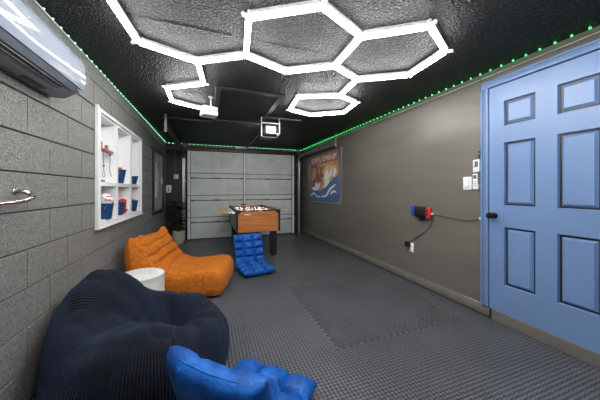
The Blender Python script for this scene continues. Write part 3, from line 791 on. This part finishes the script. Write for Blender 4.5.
MB().box(-.03, .03, -.02, 0, -.058, .058, .004, 2).build('housing', M['white_plastic'], t)
MB().box(-.012, .02, -.0215, -.019, -.01, .043).build('display', M['screen'], t)
MB().box(-.022, -.016, -.0215, -.019, -.02, .005).build('button', M['red'], t)
t = RWT('door_sensor', 'small black sensor on the wall beside the door casing', 'sensor', 1.598, 1.463)
MB().box(-.012, .012, -.018, 0, -.033, .033, .003).build('body', M['black_plastic'], t)
MB().box(-.006, .006, -.0195, -.017, .0, .012).build('indicator', M['ac_under'], t)
t = RWT('power_outlet', 'white wall outlet low on the grey wall', 'outlet', 2.43, .425)
MB().box(-.035, .035, -.006, 0, -.058, .058, .003, 2).build('plate', M['white_plastic'], t)
MB().box(-.016, .016, -.010, -.005, -.045, -.01, .002).box(-.016, .016, -.010, -.005, .01, .045, .002).build('socket', M['white'], t)
t = RWT('power_adapter', 'black plug adapter in the wall outlet with its cable', 'plug', 2.47, .462)
MB().box(-.032, .032, -.045, -.008, -.03, .03, .004, 2).build('body', M['black_plastic'], t)
# handheld console in its wall mount
t = RWT('game_console', 'black handheld game console with blue and red grips on the wall', 'game console', 2.26, .88)
MB().box(-.095, .085, -.045, -.012, -.058, .062, .008, 2).build('body', M['black_plastic'], t)
MB().box(-.05, .06, -.055, -.02, -.07, -.03, .006).box(-.01, .03, -.05, 0, -.095, -.05, .005).box(-.05, .05, -.012, 0, -.04, .04).build('wall_mount', M['black_metal'], t)
MB().box(-.142, -.090, -.048, -.014, -.050, .072, .016, 3).build('controller_grip', M['blue_plastic'], t)
MB().box(.080, .136, -.048, -.014, -.075, .060, .016, 3).build('controller_grip', M['red'], t)
b = MB()
for x, z in ((-.117, .04), (.108, .02), (.108, -.02)): b.tube([(x, -.041, z), (x, -.056, z)], .009, 12)
b.build('thumbstick', M['black_plastic'], t)
b = MB()
for kx in range(4): b.box(-.075+kx*.035, -.055+kx*.035, -.047, -.044, .03, .05)
b.build('button', M['dark_steel'], t)
Wd = lambda d, z, o=.012: (XR-o, d, z)
cd = MB().tube([Wd(2.46, .485, .03), Wd(2.40, .53), Wd(2.30, .60), Wd(2.19, .68), Wd(2.13, .76), Wd(2.11, .84), Wd(2.12, .865)], .0042, 8, True)
tag(cd.build('cable', M['cable']), 'grey cord curving from the black plug up to the game console', 'cord')
cd = MB().tube([Wd(2.12, .868, .02), Wd(2.0, .862), Wd(1.85, .845), Wd(1.70, .845), Wd(1.61, .868), Wd(1.585, .874)], .0036, 8, True)
tag(cd.build('cable', M['cable']), 'thin cable sagging from the game console to the blue door casing', 'cable')
t = RWT('cable_clip', 'small white cable clip at the right end of the game console', 'clip', 2.112, .868)
MB().box(-.012, .012, -.03, 0, -.01, .01, .003).build('clip', M['white_plastic'], t)
t = RWT('cable_clip', 'small white cable clip against the blue door casing', 'clip', 1.59, .874)
MB().box(-.010, .010, -.02, 0, -.010, .010, .003).build('clip', M['white_plastic'], t)
cd = MB().tube([Wd(1.592, 1.50, .008), Wd(1.592, 2.16, .008)], .004, 8)
tag(cd.build('cable', M['cable']), 'thin upright cable from the sensor to the ceiling beside the casing', 'cable')

# ------------------------------------------------------------------ potted plant
t = thing('potted_plant', 'dark leafy plant in a cream ribbed pot beside the garage door', 'plant', (-.60, 5.80, 0))
MB().lathe([(.08, 0), (.105, .04), (.118, .14), (.112, .26), (.105, .27), (.098, .262), (.10, .24), (.001, .235)], 48, rib=.03, nr=16).build('pot', M['pot'], t)
b = MB(); rnd = random.Random(4)
trunks = []
for k in range(4):
    a = 2*PI*k/4; tip = Vector((.13*math.cos(a)-.05, .10*math.sin(a), .85+.12*rnd.random()))
    pts = [Vector((.02*math.cos(a), .02*math.sin(a), .23)), Vector((.05*math.cos(a)-.01, .05*math.sin(a), .5)), tip]
    b.tube(pts, .008, 7, True); trunks.append(pts)
b.build('stem', M['bark'], t)
b = MB()
def leaf(b, base, az, el, L, Wd_):
    d = Vector((math.cos(az)*math.cos(el), math.sin(az)*math.cos(el), math.sin(el)))
    s_ = d.cross(Vector((0, 0, 1))).normalized(); u = s_.cross(d)
    rows_ = []
    for i in range(8):
        f_ = i/7; w = Wd_*math.sin(PI*(f_**.8))**.8*.5 if 0 < f_ < 1 else .001
        c = base+d*(L*f_)-Vector((0, 0, 1))*(L*.35*f_*f_)
        rows_.append([tuple(c-s_*w+u*w*.35), tuple(c), tuple(c+s_*w+u*w*.35)])
    b.grid(rows_)
for k in range(70):
    tr = trunks[k % 4]; f_ = .25+.75*rnd.random()
    P = crv(tr, 6); base = P[int(f_*(len(P)-1))]
    az = rnd.random()*2*PI
    L_ = rnd.uniform(.12, .18)
    leaf(b, base, az, rnd.uniform(0, .9), L_, rnd.uniform(.09, .14))
lf = b.build('foliage', M['leaf'], t, doubles=False)

# ------------------------------------------------------------------ foosball table
t = thing('foosball_table', 'foosball table with orange wood end panel and black legs before the garage door', 'foosball table', (.785, 4.18, 0))
hw, ln, zt, zb = .365, 1.55, .78, .43
MB().box(-hw+.02, hw-.02, 0, .02, zb, zt-.005).build('end_panel', M['foos_wood'], t)
MB().box(-hw+.02, hw-.02, ln-.02, ln, zb, zt-.005).build('end_panel', M['foos_wood'], t)
for s in (-1, 1):
    xa, xb = sorted((s*hw, s*(hw-.025)))
    MB().box(xa, xb, .01, ln-.01, zb, zt, .003).build('side_panel', M['foos_grey'], t, angle=20)
    MB().box(xa-.003, xb+.003, .0, ln, zt, zt+.012, .003).build('top_rail', M['black_plastic'], t)
MB().box(-hw, hw, -.002, .03, zt, zt+.012, .003).build('top_rail', M['black_plastic'], t)
for sx in (-1, 1):
    for yy in (-.006, ln-.03):
        xa, xb = sorted((sx*(hw+.006), sx*(hw-.028)))
        MB().box(xa, xb, yy, yy+.036, zb-.005, zt+.016, .004).poly([(sx*(hw-.028), yy, zt+.0), (sx*(hw-.09), yy, zt), (sx*(hw-.028), yy, zt-.05), (sx*(hw-.028), yy+.003, zt+.0), (sx*(hw-.09), yy+.003, zt), (sx*(hw-.028), yy+.003, zt-.05)], [(0, 1, 2), (3, 4, 5), (0, 1, 4, 3), (1, 2, 5, 4)]).build('corner_guard', M['black_plastic'], t)
        y0 = .03 if yy < .5 else ln-.12
        MB().box(sx*(hw-.10)-.056, sx*(hw-.10)+.056, y0, y0+.09, .02, zb+.01, .004).build('leg', M['black_plastic'], t)
        MB().tube([(sx*(hw-.10), y0+.045, 0), (sx*(hw-.10), y0+.045, .022)], .035, 16).build('foot', M['black_metal'], t)
MB().box(-hw+.02, hw-.02, .02, ln-.02, zt-.13, zt-.115).build('playfield', M['playfield'], t)
MB().box(-hw+.025, hw-.025, .02, ln-.02, zb, zb+.02).build('bottom_panel', M['foos_grey'], t)
b = MB().box(-.235+.0, -.135, -.0022, .0, zt-.064, zt-.048, .002); b.build('name_badge', M['white_plastic'], t)
nf = [1, 2, 3, 5, 5, 3, 2, 1]
for i in range(8):
    y = .14+i*(ln-.28)/7; z = zt-.035; s = 1 if i in (1, 3, 5, 7) else -1
    rod = MB().tube([(-hw-(.20 if s < 0 else .05), y, z), (hw+(.20 if s > 0 else .05), y, z)], .008, 10).build('rod', M['chrome'], t)
    xa = s*(hw+.11)
    MB().lathe([(.010, 0), (.017, .01), (.014, .05), (.018, .10), (.012, .115)], 14, xa if s > 0 else xa-.11, y, z, 'x').build('handle', M['tan'], rod)
    fm = 'red' if i % 2 == 0 else 'white'
    for k in range(nf[i]):
        xx = (k-(nf[i]-1)/2)*(.56/max(nf[i], 3))
        fb = MB().box(xx-.012, xx+.012, y-.010, y+.010, z-.075, z+.005, .004).box(xx-.018, xx+.018, y-.012, y+.012, z-.02, z+.018, .005)
        fb.lathe([(.004, .018), (.012, .024), (.013, .036), (.005, .046)], 10, xx, y, z); fb.build('player_figure', M[fm], rod)
MB().tube([(-.06, ln+.01, zt+.01), (-.06, ln+.01, zt+.04)], .022, 14).box(-.12, -.0, ln-.03, ln+.02, zt+.012, zt+.03, .004).build('score_counter', M['black_plastic'], t)

# ------------------------------------------------------------------ blue folding floor chairs
def pad(Lx, Ly, th, nx, ny, mapf, groove=.8, res=14, back_tuft=False, pw=3.2, ex=.42):
    """tufted cushion. local u in [0,Lx] , v in [0,Ly]; mapf(u, v, w) -> point, w = height from the middle"""
    U, Vn = nx*res, ny*res
    top, bot = [], []
    for i in range(U+1):
        r0, r1 = [], []
        for j in range(Vn+1):
            a, c = i/U, j/Vn
            ea = 1-abs(2*a-1)**pw; ec = 1-abs(2*c-1)**(pw+1)
            env = (max(ea, 0)**ex)*(max(ec, 0)**ex)
            ga = abs(math.sin(PI*a*nx)); gc = abs(math.sin(PI*c*ny))
            # grooves at cell borders, inside only
            g1 = 1 if (nx == 1) else 1-groove*math.exp(-(ga*2.6)**1.3)*(0 if (a*nx < .5 or a*nx > nx-.5) else 1)
            g2 = 1 if (ny == 1) else 1-groove*math.exp(-(gc*2.6)**1.3)*(0 if (c*ny < .5 or c*ny > ny-.5) else 1)
            wr = noise.noise(Vector((a*nx*3, c*ny*3, 1.3)))*.06+noise.noise(Vector((a*nx*9, c*ny*9, 4)))*.025
            w = th/2*env*(min(g1, g2)*.75+g1*g2*.25+wr)
            sh = 1-.03*(1-min(g1, g2))
            u, v = (a-.5)*Lx, (c-.5)*Ly
            r0.append(mapf(u, v, w)); r1.append(mapf(u, v, -(th/2*env*(1 if not back_tuft else min(g1, g2)))))
        top.append(r0); bot.append(r1)
    b = MB(); b.grid(top); b.grid(bot)
    return b
def floor_chair(label, loc, rz, back_deg=72, w=.46, sl_=.46, bl=.50, nb=4, th_b=.10, curve=.035, gb=.8, group='blue folding floor chairs'):
    """origin under the seat/back joint, seat toward -y"""
    t = thing('floor_chair', label, 'floor chair', loc, rz, group)
    th = .125
    pad(w, sl_, th, 3, 3, lambda u, v, w_: (u, -sl_/2-v*1.0+.03, .058+w_+.006*abs(u/w))).build('seat', M['velvet'], t, angle=60)
    A = math.radians(back_deg)
    dirv = Vector((0, math.cos(A), math.sin(A))); nrm = Vector((0, -math.sin(A), math.cos(A)))
    def mb(u, v, w_):
        s_ = v+bl/2
        bend = curve*((u/(w/2))**2)
        p = Vector((u, .0, .055))+dirv*s_+nrm*(w_+bend-.0)+Vector((0, .01, 0))
        return tuple(p)
    pad(w, bl, th_b, 3, nb, mb, pw=5, ex=.34, groove=gb).build('backrest', M['velvet'], t, angle=60)
    # piping round the rear edge of the backrest
    pts = []
    for k in range(49):
        a = 2*PI*k/48; cu, su = math.cos(a), math.sin(a)
        u = (w/2-.006)*math.copysign(abs(cu)**.35, cu); v = (bl/2-.006)*math.copysign(abs(su)**.35, su)
        pts.append(Vector(mb(u, v, -.012)))
    MB().tube(pts, .006, 8).build('piping', M['velvet'], t)
    MB().box(-w/2+.05, w/2-.05, -sl_+.08, -.02, 0, .02, .008, 2).build('underside', M['velvet_dark'], t)
    MB().tube([(-w/2+.03, .01, .05), (w/2-.03, .01, .05)], .02, 12).build('hinge', M['velvet_dark'], t)
    return t
floor_chair('royal blue tufted floor chair standing in front of the foosball table', (.565, 3.66, 0), .16, 68, .44, .46, .44)
floor_chair('royal blue tufted floor chair in the foreground beside the navy bean bag', (.085, 1.13, 0), math.radians(136), 73, .50, .47, .40, 3, .125, .03, .30)

# ------------------------------------------------------------------ orange lounge chair
t = thing('lounge_chair', 'orange suede low lounge chair with pleated back against the block wall', 'lounge chair', (-.525, 3.28, 0), math.radians(-15))
prof = [(-.17, .03), (-.19, .16), (-.20, .36), (-.185, .54), (-.15, .625), (-.10, .615), (-.03, .53), (.05, .43), (.14, .335), (.24, .285), (.36, .270), (.50, .280), (.63, .285), (.72, .265), (.765, .20), (.77, .11), (.745, .03), (.69, .0), (.40, .0), (.0, .0), (-.12, .0)]
P = [Vector((x, 0, z)) for x, z in prof]; P = crv([P[-1]]+P+[P[0], P[1]], 12)[12:-24]
n = len(P); nr = []
for i in range(n):
    tt = (P[(i+1) % n]-P[i-1]).normalized(); nr.append(Vector((-tt.z, 0, tt.x)))
cen = Vector((.25, 0, .18))
if sum(nr[i].dot(P[i]-cen) for i in range(n)) < 0: nr = [-v for v in nr]
Wc = .74; ns = 84; rows_ = []
for j in range(ns+1):
    y = -Wc/2+Wc*j/ns; q = abs(y)/(Wc/2); dist = Wc/2-abs(y)
    R = .085; ins = 0 if dist > R else R-math.sqrt(max(R*R-(R-dist)**2, 0))
    row = []
    for i in range(n):
        p = P[i].copy(); arc = i/n
        sz_ = min(max((p.z-.30)/.15, 0), 1); dsp = -ins*(.9-.62*sz_)
        x, z = p.x, p.z
        if z > .2:
            # pleats across the back/seat crease
            wt = math.exp(-((x-.06)/.14)**2)
            ph = (x-z)*34+1.6*noise.noise(Vector((x*2, y*3, 0)))+.7*math.sin(y*5)
            dsp += -.030*wt*(1-.75*q**6)*(1-abs(math.sin(ph*.62)))**2.2*1.4
            wt2 = math.exp(-((x+.10)/.12)**2)
            dsp += .012*wt2*math.sin(y*16+x*20+3*noise.noise(Vector((y*4, x*4, 2))))
        dsp += .010*noise.noise(Vector((x*5, y*5, z*5)))+.006*noise.noise(Vector((x*14, y*12, z*12)))
        p += nr[i]*dsp
        # ears at the two top corners, pinched waist
        if z > .5: p.z += .035*q**4; p.x -= .01*(1-q)
        if x > .6: p.z += .02*q**6; p.x += .02*(1-q*q)
        p.y = y*(1-.03*math.exp(-((x-.15)/.12)**2)*(z > .2))
        p.z = max(p.z, .002)
        row.append(tuple(p))
    rows_.append(row)
b = MB(); b.grid(rows_, cv=True)
for row in (rows_[0], rows_[-1]):
    c = Vector((0, 0, 0))
    for p in row: c += Vector(p)
b.bm.verts.ensure_lookup_table()
def cap(b, row):
    vs = [b.bm.verts.new(p) for p in row]; b.bm.faces.new(vs)
cap(b, rows_[0]); cap(b, rows_[-1])
b.build('cushion', M['orange'], t, angle=70)
for s in (-1, 1):
    pts = []
    for i in range(0, n, 2):
        p = Vector(rows_[3 if s < 0 else ns-3][i]); pts.append(p+nr[i]*.001)
    pts.append(pts[0])
    MB().tube(pts, .0045, 6).build('piping', M['orange'], t)

# ------------------------------------------------------------------ ivory pouf
t = thing('pouf', 'round ivory fabric pouf between the bean bag and orange lounge chair', 'pouf', (-.60, 2.71, 0))
MB().lathe([(.17, 0), (.185, .015), (.195, .08), (.196, .30), (.192, .335), (.178, .35)], 48).build('side', M['pouf'], t)
b = MB()
rows_ = []
for i in range(14):
    r = .193*i/13
    rows_.append([(max(r, .0005)*math.cos(a), max(r, .0005)*math.sin(a), .350+.022*(1-(r/.193)**4)-.004+.004*noise.noise(Vector((r*math.cos(a)*14, r*math.sin(a)*14, 0)))) for a in [2*PI*j/48 for j in range(48)]])
b.grid(rows_, cv=True); b.build('top_cushion', M['pouf'], t, angle=60)
MB().tube([(.195*math.cos(a), .195*math.sin(a), .340) for a in [2*PI*j/48 for j in range(49)]], .005, 8).build('piping', M['pouf'], t)

# ------------------------------------------------------------------ navy bean bag
BX, BY, BR = -.34, 1.80, .47
t = thing('bean_bag', 'large navy corduroy bean bag chair slumped against the block wall', 'bean bag', (BX, BY, 0))
NA, NT = 180, 110
def bag(phi, s):
    """s 0 = hollow centre, 1 = floor edge"""
    # crest height and radius round the bag
    pk = math.radians(146); BR = .47+.06*max(0, math.cos(phi-math.radians(170)))**2+.04*max(0, math.sin(phi))
    dphi = math.atan2(math.sin(phi-pk), math.cos(phi-pk))
    hc = .31+.28*math.exp(-(dphi/1.0)**2)
    df = math.atan2(math.sin(phi+1.7), math.cos(phi+1.7)); db = math.atan2(math.sin(phi-1.65), math.cos(phi-1.65))
    hc += .07*math.exp(-(df/.8)**2)-.065*math.exp(-(db/.5)**2)
    hx, hy = .11, .15                      # hollow offset toward the open side
    rc = .74-.30*math.exp(-(df/.85)**2)
    if s < .5:
        k = s/.5
        x = hx*(1-k)+BR*rc*math.cos(phi)*k; y = hy*(1-k)+BR*rc*math.sin(phi)*k
        h0 = .12
        sm = k*k*(3-2*k)
        z = h0+(hc-h0)*sm**.8
        z += .012*math.sin(PI*k)
    else:
        k = (s-.5)/.5
        a = k*PI*.5*1.28
        rr = rc+(1.0-rc)*math.sin(min(a, PI/2))**.85
        if a > PI/2: rr = 1.0-.10*(1-math.cos(a-PI/2))*4
        x = BR*rr*math.cos(phi); y = BR*rr*math.sin(phi)
        z = hc*(math.cos(a)-math.cos(PI*.64))/(1-math.cos(PI*.64))
        z = max(z, 0)
    return x, y, z
rows_ = []
for i in range(NT+1):
    s = i/NT; row = []
    for j in range(NA):
        ph = 2*PI*j/NA
        x, y, z = bag(ph, s)
        p = Vector((x, y, z))
        f1 = noise.noise(Vector((x*4, y*4, z*4+5)))*.035
        # long soft folds fanning out from the hollow
        f2 = .012*math.sin(ph*9+4*noise.noise(Vector((x*3, y*3, 2))))*math.exp(-((s-.38)/.22)**2)
        f3 = .010*(1-abs(noise.noise(Vector((x*9, y*7, z*9)))*2.2))*math.exp(-((s-.45)/.3)**2)
        k = min(1, z/.12)
        nrm = Vector((x*.6, y*.6, .35)).normalized()
        p += nrm*(f1+f2-f3)*k
        if p.x+BX < XL+.015: p.x = XL+.015-BX
        p.z = max(p.z, .001)
        row.append(tuple(p))
    rows_.append(row)
b = MB(); b.grid(rows_, cv=True, UV=lambda i, j: (i/NT, 190*j/NA))
bo = b.build('cushion', M['corduroy'], t, angle=80, doubles=False)
pts = []
for j in range(0, 41):
    s = .1+.82*j/40; x, y, z = bag(math.radians(-62), s); x2 = Vector((x, y, z))
    pts.append(x2+Vector((x*.6, y*.6, .35)).normalized()*(noise.noise(Vector((x*4, y*4, z*4+5)))*.035*min(1, z/.12)-.002))
MB().tube(pts, .005, 6).build('seam', M['corduroy'], t)
MB().tube([(-.46, .13, .44), (-.485, .11, .455), (-.50, .08, .445), (-.50, .05, .43), (-.48, .03, .41)], .010, 8, True).build('carry_handle', M['black_plastic'], t)

# ------------------------------------------------------------------ camera & colour
cam = bpy.data.cameras.new('camera'); co = bpy.data.objects.new('camera', cam); C.objects.link(co)
co.location = (0, 0, 1.14); co.rotation_euler = (PI/2, 0, -math.atan(91/250))
cam.sensor_width = 36; cam.lens = 36*250/600; cam.shift_y = -10.5/600; cam.clip_start = .02
sc.camera = co
w = bpy.data.worlds.new('world'); sc.world = w; w.use_nodes = True
w.node_tree.nodes['Background'].inputs[0].default_value = (0, 0, 0, 1)
vs = sc.view_settings; vs.view_transform = 'Standard'; vs.look = 'None'; vs.gamma = 1; vs.exposure = 1.35; vs.use_curve_mapping = False
